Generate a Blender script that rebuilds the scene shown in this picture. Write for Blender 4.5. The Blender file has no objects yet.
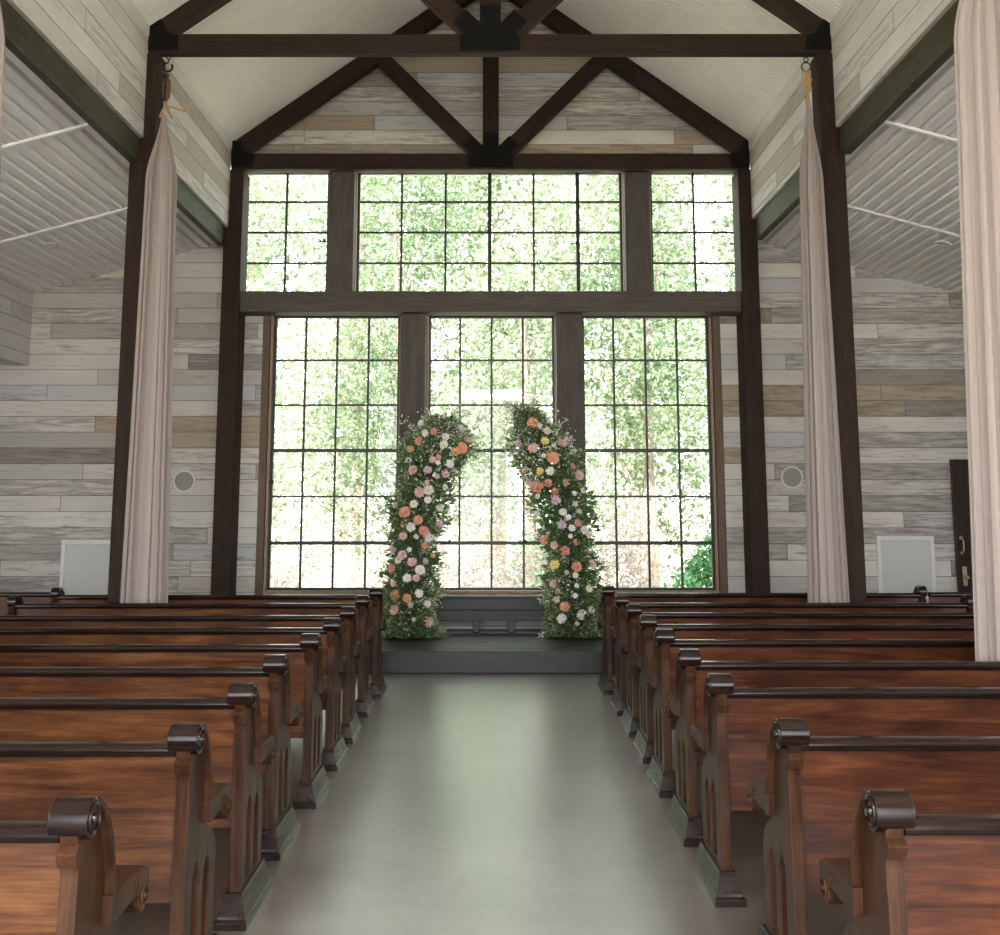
import bpy, bmesh, math, random
import numpy as np
from mathutils import Vector, Matrix, Euler
random.seed(7)
RNG = np.random.default_rng(11)
S = bpy.context.scene
COL = S.collection

# ------------------------------------------------------------------ camera
F, TH, HX, PY = 1050.0, 0.14184, 492.0, 353.06
cd = bpy.data.cameras.new('camera'); cam = bpy.data.objects.new('camera', cd); COL.objects.link(cam)
cam.location = (0, 0, 1.65)
cam.rotation_euler = (math.pi/2 + TH, 0, 0)
cd.sensor_fit = 'HORIZONTAL'; cd.sensor_width = 36.0
cd.lens = 36.0*F/1000.0
cd.shift_x = (500-HX)/1000.0
cd.shift_y = -(467.5-PY)/1000.0
cd.clip_start = 0.05; cd.clip_end = 300
S.camera = cam

# ------------------------------------------------------------------ view + world + light
S.view_settings.view_transform = 'Standard'
S.view_settings.look = 'None'
S.view_settings.gamma = 1.0
S.view_settings.use_curve_mapping = False
S.view_settings.exposure = 1.05
try:
    S.cycles.use_denoising = True
    S.cycles.denoiser = 'OPENIMAGEDENOISE'
    S.cycles.max_bounces = 9
    S.cycles.diffuse_bounces = 5
    S.cycles.glossy_bounces = 4
    S.cycles.transmission_bounces = 5
    S.cycles.transparent_max_bounces = 12
    S.cycles.sample_clamp_indirect = 8.0
except Exception:
    pass
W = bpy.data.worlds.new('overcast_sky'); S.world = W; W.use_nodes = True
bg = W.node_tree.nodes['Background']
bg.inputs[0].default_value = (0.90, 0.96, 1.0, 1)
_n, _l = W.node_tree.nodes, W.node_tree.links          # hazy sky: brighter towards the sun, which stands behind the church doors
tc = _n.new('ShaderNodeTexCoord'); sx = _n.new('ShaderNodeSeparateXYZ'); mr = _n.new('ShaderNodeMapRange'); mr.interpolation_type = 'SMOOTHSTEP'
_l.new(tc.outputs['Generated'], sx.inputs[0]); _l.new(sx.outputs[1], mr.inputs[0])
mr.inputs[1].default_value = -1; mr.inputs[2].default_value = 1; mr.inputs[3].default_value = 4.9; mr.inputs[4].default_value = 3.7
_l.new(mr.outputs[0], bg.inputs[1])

sd = bpy.data.lights.new('sun', 'SUN'); sd.energy = 11.0; sd.angle = 0.02; sd.color = (1, .96, .88)
sun = bpy.data.objects.new('sun', sd); COL.objects.link(sun)
sun.rotation_euler = (math.radians(38), 0, math.radians(-28))

ld = bpy.data.lights.new('near_pew_fill', 'AREA'); ld.shape = 'RECTANGLE'; ld.size = 1.6; ld.size_y = .5; ld.energy = 135; ld.color = (1, .86, .72)  # added warm fill behind the camera to brighten the nearest pews; no fixture there
fill_light = bpy.data.objects.new('near_pew_fill', ld); COL.objects.link(fill_light); fill_light.location = (0, -.7, 4.3); fill_light.rotation_euler = (math.radians(26), 0, 0)

def portal(loc, rot, sx, sy):
    d = bpy.data.lights.new('daylight_portal', 'AREA'); d.shape = 'RECTANGLE'; d.size = sx; d.size_y = sy
    d.cycles.is_portal = True
    o = bpy.data.objects.new('daylight_portal', d); COL.objects.link(o); o.location = loc; o.rotation_euler = rot
R90 = math.pi/2
portal((0, -2.75, 2.3), (R90, 0, 0), 6.0, 4.4)            # rear doors, faces +Y
portal((0, 12.75, 3.2), (-R90, 0, 0), 6.1, 5.2)           # altar windows, faces -Y
portal((-7.6, 1.6, 1.9), (0, -R90, 0), 2.4, 7.6)         # aisle windows left, faces +X
portal((7.6, 1.6, 1.9), (0, R90, 0), 2.4, 7.6)

# ------------------------------------------------------------------ node helper
class NT:
    def __init__(s, name):
        s.m = bpy.data.materials.new(name); s.m.use_nodes = True
        s.t = s.m.node_tree; s.b = s.t.nodes['Principled BSDF']; s.out = s.t.nodes['Material Output']
    def n(s, typ, **kw):
        nd = s.t.nodes.new(typ)
        for k, v in kw.items(): setattr(nd, k, v)
        return nd
    def l(s, a, b): s.t.links.new(a, b)
    def put(s, sock, v):
        if isinstance(v, bpy.types.NodeSocket): s.l(v, sock)
        elif v is not None:
            try: sock.default_value = v
            except Exception: sock.default_value = (*v, 1)
    def m1(s, op, a, b=None, c=None, clamp=False):
        nd = s.n('ShaderNodeMath', operation=op); nd.use_clamp = clamp
        s.put(nd.inputs[0], a)
        if b is not None: s.put(nd.inputs[1], b)
        if c is not None: s.put(nd.inputs[2], c)
        return nd.outputs[0]
    def comb(s, x, y, z):
        nd = s.n('ShaderNodeCombineXYZ')
        for i, v in enumerate((x, y, z)): s.put(nd.inputs[i], v)
        return nd.outputs[0]
    def sep(s, v):
        nd = s.n('ShaderNodeSeparateXYZ'); s.l(v, nd.inputs[0]); return nd.outputs
    def noise(s, vec, scale, detail=5, rough=.55, dist=0.0, out=0):
        nd = s.n('ShaderNodeTexNoise'); s.l(vec, nd.inputs['Vector'])
        nd.inputs['Scale'].default_value = scale; nd.inputs['Detail'].default_value = detail
        nd.inputs['Roughness'].default_value = rough; nd.inputs['Distortion'].default_value = dist
        return nd.outputs[out]
    def ramp(s, fac, stops, interp='LINEAR'):
        nd = s.n('ShaderNodeValToRGB'); nd.color_ramp.interpolation = interp
        el = nd.color_ramp.elements
        while len(el) < len(stops): el.new(0.5)
        for e, (p, c) in zip(el, stops):
            e.position = p; e.color = (*c, 1) if len(c) == 3 else c
        s.l(fac, nd.inputs[0]); return nd.outputs[0]
    def g(s, fac, a, b):      # grey ramp from a..b -> 0..1
        nd = s.n('ShaderNodeMapRange'); s.l(fac, nd.inputs[0]); nd.inputs[1].default_value = a; nd.inputs[2].default_value = b
        return nd.outputs[0]
    def mix(s, fac, a, b, mode='MIX'):
        nd = s.n('ShaderNodeMix', data_type='RGBA', blend_type=mode)
        s.put(nd.inputs[0], fac)
        for i, v in ((6, a), (7, b)):
            if isinstance(v, bpy.types.NodeSocket): s.l(v, nd.inputs[i])
            else: nd.inputs[i].default_value = (*v, 1)
        return nd.outputs[2]
    def bump(s, h, strength=.3, dist=.01):
        nd = s.n('ShaderNodeBump'); s.l(h, nd.inputs['Height']); nd.inputs['Strength'].default_value = strength
        nd.inputs['Distance'].default_value = dist; s.l(nd.outputs[0], s.b.inputs['Normal'])
    def col(s, c): s.put(s.b.inputs['Base Color'], c if isinstance(c, bpy.types.NodeSocket) else (*c, 1))
    def rough(s, v): s.put(s.b.inputs['Roughness'], v)

def plain(name, c, r=.6, metal=0.0):
    t = NT(name); t.col(c); t.rough(r); t.b.inputs['Metallic'].default_value = metal
    return t.m

def plank_mat(name, ax, stops, z0, h=.1872, streak=(.115, .095, .078), heavy=1.0):
    t = NT(name)
    pos = t.n('ShaderNodeNewGeometry').outputs['Position']
    x, y, z = t.sep(pos)
    u = (x, y)[ax]
    v = t.m1('DIVIDE', t.m1('SUBTRACT', z, z0), h)
    row = t.m1('FLOOR', v); fv = t.m1('SUBTRACT', v, row)
    wn = t.n('ShaderNodeTexWhiteNoise', noise_dimensions='1D'); t.l(row, wn.inputs['W'])
    r1 = wn.outputs['Value']
    Ln = t.m1('MULTIPLY_ADD', r1, 2.0, 2.0)
    u2 = t.m1('DIVIDE', t.m1('MULTIPLY_ADD', r1, 31.7, u), Ln)
    idx = t.m1('FLOOR', u2); fu = t.m1('MULTIPLY', t.m1('SUBTRACT', u2, idx), Ln)
    w3 = t.n('ShaderNodeTexWhiteNoise', noise_dimensions='3D'); t.l(t.comb(row, idx, float(ax)), w3.inputs['Vector'])
    rv, rc = w3.outputs['Value'], w3.outputs['Color']
    base = t.ramp(rv, stops, 'CONSTANT')
    off = t.m1('MULTIPLY', rv, 57.0)
    sv = t.comb(t.m1('ADD', t.m1('MULTIPLY', u, 1.5), off), t.m1('MULTIPLY', z, 15.0), off)
    n1 = t.noise(sv, 1.6, 9, .72, .4)
    n2 = t.noise(t.comb(t.m1('ADD', t.m1('MULTIPLY', u, 1.2), off), t.m1('MULTIPLY', z, 45.0), off), 2.2, 6, .7, .2)
    cr, cg, cb = t.sep(rc)
    thr = t.m1('MULTIPLY_ADD', cg, .22, .38)          # per plank amount of worn paint
    worn = t.m1('MULTIPLY', t.m1('SUBTRACT', n1, thr), 7.0, clamp=True)
    worn = t.m1('MULTIPLY', worn, t.g(n2, .28, .62), clamp=True)
    worn = t.m1('MULTIPLY', worn, heavy)
    c = t.mix(worn, base, streak)
    c = t.mix(t.m1('MULTIPLY', t.g(n2, .35, .75), .35), c, t.mix(.5, base, (.28, .25, .22)))
    big = t.noise(t.comb(t.m1('ADD', u, off), t.m1('MULTIPLY', z, 2.5), off), 1.3, 3, .5)
    c = t.mix(t.g(big, .35, .75), c, t.mix(.35, c, (.40, .38, .36)))
    gap = t.m1('MAXIMUM', t.m1('LESS_THAN', fv, .035), t.m1('LESS_THAN', fu, .006))
    c = t.mix(t.m1('MULTIPLY', gap, .85), c, (.05, .042, .036))
    t.col(c); t.rough(.75)
    hgt = t.m1('SUBTRACT', t.m1('MULTIPLY', n2, .25), gap)
    t.bump(hgt, .5, .006)
    return t.m

def wood_mat(name, grain, stops, scale=1.0, rough=(.3, .5), bumpv=.15, coat=0.0, stretch=14.0, world=False, randoff=True, spec=.5):
    """grain = axis index along which the grain runs"""
    t = NT(name)
    if world: pos = t.n('ShaderNodeNewGeometry').outputs['Position']
    else: pos = t.n('ShaderNodeTexCoord').outputs['Object']
    p = list(t.sep(pos))
    oi = t.n('ShaderNodeObjectInfo').outputs['Random']
    off = t.m1('MULTIPLY', oi, 43.0 if randoff else 0.0)
    q = [t.m1('ADD', t.m1('MULTIPLY', p[i], 1.0 if i == grain else stretch), off) for i in range(3)]
    v = t.comb(*q)
    n1 = t.noise(v, 1.1*scale, 8, .62, 1.1)
    q2 = [t.m1('ADD', t.m1('MULTIPLY', p[i], 1.6 if i == grain else 3.2), off) for i in range(3)]
    n2 = t.noise(t.comb(*q2), 1.4*scale, 5, .6, .6)
    q3 = [t.m1('ADD', t.m1('MULTIPLY', p[i], 3.0 if i == grain else 60.0), off) for i in range(3)]
    n3 = t.noise(t.comb(*q3), 1.5*scale, 4, .6, .3)
    f = t.m1('ADD', t.m1('ADD', t.m1('MULTIPLY', n1, .50), t.m1('MULTIPLY', n2, .27)), t.m1('MULTIPLY', n3, .23))
    t.col(t.ramp(f, stops))
    t.rough(t.m1('MULTIPLY_ADD', n1, rough[1]-rough[0], rough[0]))
    t.b.inputs['Coat Weight'].default_value = coat; t.b.inputs['Coat Roughness'].default_value = .18
    t.b.inputs['Specular IOR Level'].default_value = spec
    t.bump(t.m1('ADD', n3, n1), bumpv, .004)
    return t.m

M = {}
WHITES = [(0, (.72, .68, .63)), (.16, (.56, .53, .49)), (.30, (.78, .75, .70)), (.44, (.46, .43, .39)), (.54, (.68, .65, .61)),
          (.66, (.60, .59, .60)), (.76, (.46, .36, .27)), (.83, (.74, .70, .64)), (.93, (.32, .28, .24))]
CREAMS = [(0, (.78, .76, .70)), (.3, (.72, .70, .65)), (.55, (.80, .78, .73)), (.8, (.66, .62, .54)), (.93, (.56, .50, .42))]
M['planks_x'] = plank_mat('whitewashed_planks_across', 0, WHITES, 2.295-.1872*20)
M['planks_y'] = plank_mat('whitewashed_planks_along', 1, CREAMS, 4.87-.187*20, h=.187, heavy=.55)
M['planks_side'] = plank_mat('painted_side_planks', 1, [(0, (.72, .70, .67)), (.5, (.66, .64, .61))], .05, h=.187, heavy=.25)
M['white'] = plain('white_painted_board', (.88, .86, .80), .55)
M['white_aisle'] = plain('white_painted_aisle_boards', (.86, .84, .82), .5)
M['trim_white'] = plain('white_trim_paint', (.80, .78, .75), .5)
DK = [(.25, (0.0080, 0.0044, 0.0032)), (.45, (0.0208, 0.0112, 0.0072)), (.6, (0.0384, 0.0200, 0.0128)), (.8, (0.0680, 0.0368, 0.0240))]
for ax, nm in enumerate('xyz'):
    M['timber_'+nm] = wood_mat('dark_stained_timber_'+nm, ax, DK, 1.2, (.55, .75), .35, spec=.22)
OL = [(.25, (.018, .018, .009)), (.45, (.045, .043, .022)), (.62, (.085, .080, .045)), (.8, (.16, .155, .10))]
M['beam_y'] = wood_mat('olive_brown_beam', 1, OL, 1.3, (.4, .6), .35, spec=.25)
GR = [(.25, (.022, .018, .014)), (.45, (.058, .048, .039)), (.62, (.10, .084, .068)), (.8, (.17, .145, .118))]
M['grey_z'] = wood_mat('weathered_grey_brown_post', 2, GR, 1.3, (.6, .8), .4)
M['grey_x'] = wood_mat('weathered_grey_brown_beam', 0, GR, 1.3, (.6, .8), .4)
TAN = [(.3, (.17, .105, .06)), (.5, (.28, .18, .11)), (.7, (.40, .28, .18))]
M['tan_z'] = wood_mat('tan_casing_upright', 2, TAN, 1.2, (.5, .7), .2)
M['tan_x'] = wood_mat('tan_casing_level', 0, TAN, 1.2, (.5, .7), .2)
BRN = [(.3, (.05, .028, .016)), (.5, (.10, .058, .034)), (.7, (.16, .10, .062))]
M['brown_z'] = wood_mat('brown_casing', 2, BRN, 1.2, (.5, .7), .2)
PEW = [(.30, (.008, .0025, .0015)), (.40, (.032, .010, .005)), (.50, (.080, .028, .010)), (.60, (.14, .056, .019)), (.74, (.26, .12, .045))]
for ax, nm in enumerate('xyz'):
    M['pew_'+nm] = wood_mat('varnished_pew_oak_'+nm, ax, PEW, 1.5, (.30, .45), .12, .10, 11.0, spec=.35)
PEWR = [(a_, (c_[0]*.74, c_[1]*.58, c_[2]*.62)) for a_, c_ in PEW]
M['pew_red'] = wood_mat('red_brown_varnished_oak', 0, PEWR, 1.5, (.30, .45), .12, .10, 11.0, spec=.35)
ED = [(.3, (.008, .0035, .0025)), (.45, (.026, .011, .006)), (.6, (.064, .027, .013)), (.8, (.17, .08, .04))]
M['pew_end'] = wood_mat('dark_varnished_pew_end', 2, ED, 1.6, (.30, .45), .12, .0, 9.0, spec=.17)
RL = [(.3, (0.0048, 0.0024, 0.0024)), (.5, (0.0112, 0.0048, 0.0040)), (.75, (0.0320, 0.0136, 0.0088))]
M['rail_x'] = wood_mat('near_black_polished_rail', 0, RL, 1.6, (.10, .22), .06, .0, 9.0, spec=.36)
M['rail_y'] = wood_mat('near_black_polished_plinth', 1, RL, 1.6, (.22, .35), .08, .1, 9.0, spec=.35)
STG = [(.25, (0.0075, 0.0067, 0.0067)), (.45, (0.0165, 0.0150, 0.0150)), (.62, (0.0315, 0.0285, 0.0277)), (.8, (0.0600, 0.0547, 0.0525))]
M['stage_x'] = wood_mat('charcoal_stained_planks', 0, STG, 1.2, (.35, .55), .3, spec=.35)
M['stage_z'] = wood_mat('charcoal_stained_post', 2, STG, 1.2, (.35, .55), .3)
M['black_steel'] = plain('black_gusset_steel', (.006, .006, .006), .75, 0); M['black_steel'].node_tree.nodes['Principled BSDF'].inputs['Specular IOR Level'].default_value = .15
M['muntin'] = plain('dark_green_black_muntin', (.020, .024, .020), .45, .2)
M['brass'] = plain('aged_brass', (.48, .40, .25), .35, .9)
M['iron'] = plain('black_iron', (.02, .018, .016), .5, .7)
M['rope'] = plain('tan_rope', (.46, .27, .12), .85)
M['block_wood'] = wood_mat('pulley_wood', 2, [(.3, (.06, .028, .014)), (.6, (.17, .08, .04)), (.8, (.26, .13, .07))], 3, (.4, .6), .2)
M['speaker'] = plain('grey_speaker_mesh', (.30, .30, .29), .7)
M['speaker_ring'] = plain('pale_speaker_ring', (.75, .72, .66), .5)
M['louver'] = plain('white_louver', (.74, .74, .74), .5)
M['door'] = wood_mat('dark_door_wood', 2, [(.3, (.012, .007, .006)), (.5, (.03, .017, .013)), (.75, (.065, .036, .026))], 1.3, (.4, .55), .2, spec=.25)

# concrete floor
t = NT('polished_concrete')
pos = t.n('ShaderNodeNewGeometry').outputs['Position']
a = t.noise(pos, .9, 6, .6, .5); b = t.noise(pos, 5.5, 7, .65, .8); c_ = t.noise(pos, 40, 4, .6)
f = t.m1('ADD', t.m1('MULTIPLY', a, .6), t.m1('MULTIPLY', b, .4))
col = t.ramp(f, [(.35, (.070, .060, .050)), (.5, (.125, .110, .094)), (.65, (.20, .18, .158))])
t.col(col)
t.rough(t.m1('MULTIPLY_ADD', b, .08, .285))
t.b.inputs['IOR'].default_value = 2.3
t.b.inputs['Coat Weight'].default_value = 1.0; t.b.inputs['Coat Roughness'].default_value = .32
t.bump(b, .03, .01)
M['concrete'] = t.m

# window glass: thin clear pane
t = NT('window_pane_glass')
tr = t.n('ShaderNodeBsdfTransparent'); gl = t.n('ShaderNodeBsdfGlossy'); gl.inputs['Roughness'].default_value = .02
mx = t.n('ShaderNodeMixShader'); fr = t.n('ShaderNodeFresnel'); fr.inputs[0].default_value = 1.35
t.l(fr.outputs[0], mx.inputs[0]); t.l(tr.outputs[0], mx.inputs[1]); t.l(gl.outputs[0], mx.inputs[2]); t.l(mx.outputs[0], t.out.inputs[0])
M['glass'] = t.m

# fabric
def fabric(name, c1, c2):
    t = NT(name)
    p = t.sep(t.n('ShaderNodeTexCoord').outputs['Object'])
    w = t.noise(t.comb(t.m1('MULTIPLY', p[0], 90.0), t.m1('MULTIPLY', p[1], 90.0), t.m1('MULTIPLY', p[2], 14.0)), 2.0, 4, .7)
    w2 = t.noise(t.comb(t.m1('MULTIPLY', p[0], 20.0), t.m1('MULTIPLY', p[1], 20.0), t.m1('MULTIPLY', p[2], 90.0)), 2.0, 3, .7)
    c = t.mix(t.m1('ADD', t.m1('MULTIPLY', w, .6), t.m1('MULTIPLY', w2, .4)), c1, c2)
    t.col(c); t.rough(.9); t.b.inputs['Sheen Weight'].default_value = .2
    tl = t.n('ShaderNodeBsdfTranslucent'); t.l(c, tl.inputs[0])
    mx = t.n('ShaderNodeMixShader'); mx.inputs[0].default_value = .22
    t.l(t.b.outputs[0], mx.inputs[1]); t.l(tl.outputs[0], mx.inputs[2]); t.l(mx.outputs[0], t.out.inputs[0])
    t.bump(w, .25, .002)
    return t.m
M['linen'] = fabric('pale_rose_linen', (.36, .295, .27), (.54, .465, .435))

def leaf_mat(name, c1, c2, trans=.35, r=.5, sc=2.0):
    t = NT(name)
    pos = t.n('ShaderNodeNewGeometry').outputs
    n = t.noise(pos['Position'], sc, 3, .6)
    ri = pos['Random Per Island']
    c = t.mix(t.m1('MULTIPLY_ADD', ri, .6, t.m1('MULTIPLY', t.g(n, .3, .7), .4), clamp=True), c1, c2)
    t.col(c); t.rough(r)
    tl = t.n('ShaderNodeBsdfTranslucent'); t.l(c, tl.inputs[0])
    mx = t.n('ShaderNodeMixShader'); mx.inputs[0].default_value = trans
    t.l(t.b.outputs[0], mx.inputs[1]); t.l(tl.outputs[0], mx.inputs[2]); t.l(mx.outputs[0], t.out.inputs[0])
    return t.m

# ------------------------------------------------------------------ mesh builder
class MB:
    def __init__(s): s.v = []; s.f = []; s.mi = []
    def add(s, vs, fs, mi=0):
        o = len(s.v); s.v += [tuple(v) for v in vs]; s.f += [tuple(i+o for i in f) for f in fs]; s.mi += [mi]*len(fs); return s
    def box(s, x0, x1, y0, y1, z0, z1, mi=0):
        vs = [(x, y, z) for z in (z0, z1) for y in (y0, y1) for x in (x0, x1)]
        return s.add(vs, [(0, 2, 3, 1), (4, 5, 7, 6), (0, 1, 5, 4), (2, 6, 7, 3), (0, 4, 6, 2), (1, 3, 7, 5)], mi)
    def prism(s, poly, axis, a0, a1, mi=0):
        """poly of 2-D points in the other two axes (in order), extruded along axis a0..a1"""
        n = len(poly)
        def mk(p, a):
            if axis == 0: return (a, p[0], p[1])
            if axis == 1: return (p[0], a, p[1])
            return (p[0], p[1], a)
        vs = [mk(p, a0) for p in poly] + [mk(p, a1) for p in poly]
        fs = [tuple(range(n)), tuple(range(2*n-1, n-1, -1))] + [(i, i+n, (i+1) % n+n, (i+1) % n) for i in range(n)]
        return s.add(vs, fs, mi)
    def cyl(s, p0, p1, r0, r1=None, n=20, mi=0, cap=True):
        r1 = r0 if r1 is None else r1
        p0, p1 = Vector(p0), Vector(p1); d = (p1-p0).normalized()
        a = d.orthogonal().normalized(); b = d.cross(a)
        vs = []
        for p, r in ((p0, r0), (p1, r1)):
            for i in range(n):
                t = 2*math.pi*i/n; vs.append(p+a*math.cos(t)*r+b*math.sin(t)*r)
        fs = [(i, (i+1) % n, (i+1) % n+n, i+n) for i in range(n)]
        if cap: fs += [tuple(range(n-1, -1, -1)), tuple(range(n, 2*n))]
        return s.add(vs, fs, mi)
    def tube(s, pts, r, n=8, mi=0):
        pts = [Vector(p) for p in pts]; vs = []; fs = []; m = len(pts)
        up = None
        for k, p in enumerate(pts):
            d = (pts[min(k+1, m-1)]-pts[max(k-1, 0)]).normalized()
            a = d.orthogonal().normalized() if up is None else (up-d*up.dot(d)).normalized()
            up = a; b = d.cross(a); rr = r[k] if isinstance(r, (list, tuple)) else r
            for i in range(n):
                t = 2*math.pi*i/n; vs.append(p+a*math.cos(t)*rr+b*math.sin(t)*rr)
        for k in range(m-1):
            for i in range(n): fs.append((k*n+i, k*n+(i+1) % n, (k+1)*n+(i+1) % n, (k+1)*n+i))
        fs += [tuple(range(n-1, -1, -1)), tuple(range((m-1)*n, m*n))]
        return s.add(vs, fs, mi)
    def torus(s, c, R, r, axis=1, n=20, k=8, mi=0, arc=1.0, start=0.0):
        pts = []
        for i in range(n+1):
            t = start+2*math.pi*arc*i/n; u, v = math.cos(t)*R, math.sin(t)*R
            pts.append((c[0]+u, c[1], c[2]+v) if axis == 1 else (c[0], c[1]+u, c[2]+v))
        return s.tube(pts, r, k, mi)
    def mesh(s, name, mats, smooth=False):
        me = bpy.data.meshes.new(name); me.from_pydata(s.v, [], s.f)
        for m in (mats if isinstance(mats, (list, tuple)) else [mats]): me.materials.append(m)
        me.polygons.foreach_set('material_index', s.mi)
        bm = bmesh.new(); bm.from_mesh(me); bmesh.ops.recalc_face_normals(bm, faces=bm.faces); bm.to_mesh(me); bm.free()
        if smooth: smooth_mesh(me)
        return me
    def build(s, name, mats, parent=None, smooth=False, bevel=0.0, loc=None, rot=None):
        o = bpy.data.objects.new(name, s.mesh(name, mats, smooth)); COL.objects.link(o)
        if parent: o.parent = parent
        if loc: o.location = loc
        if rot: o.rotation_euler = rot
        if bevel: bev(o, bevel)
        return o

def smooth_mesh(me, ang=40):
    me.polygons.foreach_set('use_smooth', [True]*len(me.polygons))
    bm = bmesh.new(); bm.from_mesh(me); lim = math.radians(ang)
    for e in bm.edges:
        if len(e.link_faces) == 2 and e.calc_face_angle(0) > lim: e.smooth = False
    bm.to_mesh(me); bm.free()

def bev(o, w, seg=2):
    m = o.modifiers.new('edge_round', 'BEVEL'); m.width = w; m.segments = seg; m.limit_method = 'ANGLE'; m.angle_limit = math.radians(40)

def tag(o, label, cat, group=None, kind=None):
    o['label'] = label; o['category'] = cat
    if group: o['group'] = group
    if kind: o['kind'] = kind
    return o
def struct(o): o['kind'] = 'structure'; return o
def empty(name, loc=(0, 0, 0), rz=0):
    o = bpy.data.objects.new(name, None); COL.objects.link(o); o.location = loc; o.rotation_euler = (0, 0, rz); o.empty_display_size = .1
    return o
def copy_tree(o, parent=None):
    c = o.copy(); COL.objects.link(c)
    if parent is not None: c.parent = parent
    for ch in list(o.children): copy_tree(ch, c)
    return c
def bar(name, p0, p1, w, d, mat, parent, up=(0, 1, 0), bevel=.006):
    """timber from p0 to p1, grain along local X, width w in the truss plane, depth d along `up`"""
    p0, p1 = Vector(p0), Vector(p1); x = (p1-p0); L = x.length; x.normalize()
    yv = Vector(up).normalized(); z = x.cross(yv).normalized()
    mb = MB().box(0, L, -d/2, d/2, -w/2, w/2)
    o = mb.build(name, mat, parent, bevel=bevel)
    mt = Matrix((x, yv, z)).transposed().to_4x4(); mt.translation = p0
    o.matrix_local = mt
    return o

# ------------------------------------------------------------------ dimensions
YW = 12.5            # inside face of the altar wall
NWL, NWR = 3.135, 3.095            # clerestory wall planes
NW = 3.115
RIDGE = 8.24; EAVE = 5.965
BAY = [12.15, 9.07, 5.87, 2.6, -0.6, -3.7]

# ------------------------------------------------------------------ setting
struct(MB().box(-8.2, 8.2, -2.8, YW+.2, -.2, 0).build('floor', M['concrete']))

# altar wall with its openings
w = MB()
Y1 = YW+.2
def wb(x0, x1, z0, z1): w.box(x0, x1, YW, Y1, z0, z1)
wb(-7.8, -3.09, 0, 5.2); wb(3.05, 7.8, 0, 5.2)
wb(-3.09, -2.66, 0, 4.17); wb(2.64, 3.05, 0, 4.17)
wb(-2.66, 2.64, 0, .61)
wb(-2.66, 2.64, 3.93, 4.17)
w.prism([(-3.5, 5.70), (3.5, 5.70), (3.5, EAVE-.2), (0, RIDGE+.1), (-3.5, EAVE-.2)], 1, YW, Y1)
struct(w.build('wall_back', M['planks_x']))

# clerestory walls
for sgn, nm, xa, z0 in ((-1, 'wall_left', NWL, 4.90), (1, 'wall_right', NWR, 5.0)):
    a, b = sorted((sgn*xa, sgn*(xa+.12))); mb = MB()
    for y0, y1 in ((-2.65, 5.868), (6.037, 9.068), (9.272, 12.148)): mb.box(a, b, y0, y1, z0, 6.0)
    for y0, y1 in ((5.868, 6.037), (9.068, 9.272), (12.148, YW)): mb.box(a, b, y0, y1, 5.69, 6.0)
    struct(mb.build(nm, M['planks_y']))
n = 0
for sgn in (-1, 1):
    n += 1
    x = sgn*((NWL if sgn < 0 else NWR)-.012)
    struct(MB().box(min(x, x+sgn*.03), max(x, x+sgn*.03), -2.65, YW, 5.86, 5.99).build('trim_%d' % n, M['trim_white']))

# nave ceiling: beaded boards running up the slope
def beadboard_nave(sgn):
    mb = MB(); p = .052; g = .006
    ys = []; y = -2.8
    while y < YW+.02:
        ys += [(y, 0), (y+p-2*g, 0), (y+p-g*1.5, 1), (y+p-g*.5, 1)]; y += p
    xa, za, xb, zb = sgn*(NW+.02), EAVE-.015, 0.0, RIDGE
    nx, nz = (za-zb)/2.0, abs(xb-xa)/2.0
    d = math.hypot(xb-xa, zb-za); up = Vector((-(zb-za)/d*(1 if xb > xa else -1), 0, abs(xb-xa)/d))
    vs = []
    for y, k in ys:
        o = up*(.006 if k else 0)
        vs += [(xa+o.x, y, za+o.z), (xb+o.x, y, zb+o.z)]
    m = len(ys)
    fs = [(2*i, 2*i+1, 2*i+3, 2*i+2) for i in range(m-1)]
    mb.add(vs, fs)
    # upper skin
    mb.add([(xa+up.x*.12, -2.8, za+.12), (xb, -2.8, zb+.16), (xb, YW+.2, zb+.16), (xa+up.x*.12, YW+.2, za+.12)], [(0, 1, 2, 3)])
    return mb
struct(beadboard_nave(-1).build('ceiling', M['white']))
struct(beadboard_nave(1).build('ceiling', M['white']))

# aisle ceilings: wider boards running the length of the aisle, battens across
def aisle_z(x): return 4.78-.28*(abs(x)-3.33) if abs(x) < 4.9 else 4.3404-.235*(abs(x)-4.9)
def aisle(sgn):
    p = .118; pts = []; x = 3.22
    while x < 7.8:
        pts += [(x, -.004), (x+p-.032, .012), (x+p-.030, .045), (x+p-.008, .045), (x+p-.004, -.004)]; x += p
    vs = []
    for y in (-2.8, YW+.02):
        vs += [(sgn*q, y, aisle_z(q)+dz) for q, dz in pts]
    m = len(pts)
    mb = MB().add(vs, [(i, i+1, m+i+1, m+i) for i in range(m-1)])
    mb.add([(sgn*3.22, -2.8, 5.02), (sgn*7.8, -2.8, 3.9), (sgn*7.8, YW+.2, 3.9), (sgn*3.22, YW+.2, 5.02)], [(0, 1, 2, 3)])
    return mb
for sgn in (-1, 1):
    struct(aisle(sgn).build('ceiling', M['white_aisle']))
    for y in (10.5, 8.38, 6.26, 4.14, 2.02, -.1, -2.2):
        n += 1
        xs = [3.26, 4.9, 7.75]
        vs = []
        for yy in (y-.022, y+.022):
            for x in xs: vs += [(sgn*x, yy, aisle_z(x)-.020), (sgn*x, yy, aisle_z(x)+.004)]
        fs = []
        for k in range(2):
            a = 2*k; b = a+6
            fs += [(a, a+2, b+2, b), (a, a+1, a+3, a+2), (b, b+2, b+3, b+1), (a+1, b+1, b+3, a+3)]
        fs += [(0, 6, 7, 1), (4, 5, 11, 10)]
        struct(MB().add(vs, fs).build('trim_%d' % n, M['white_aisle']))

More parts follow.
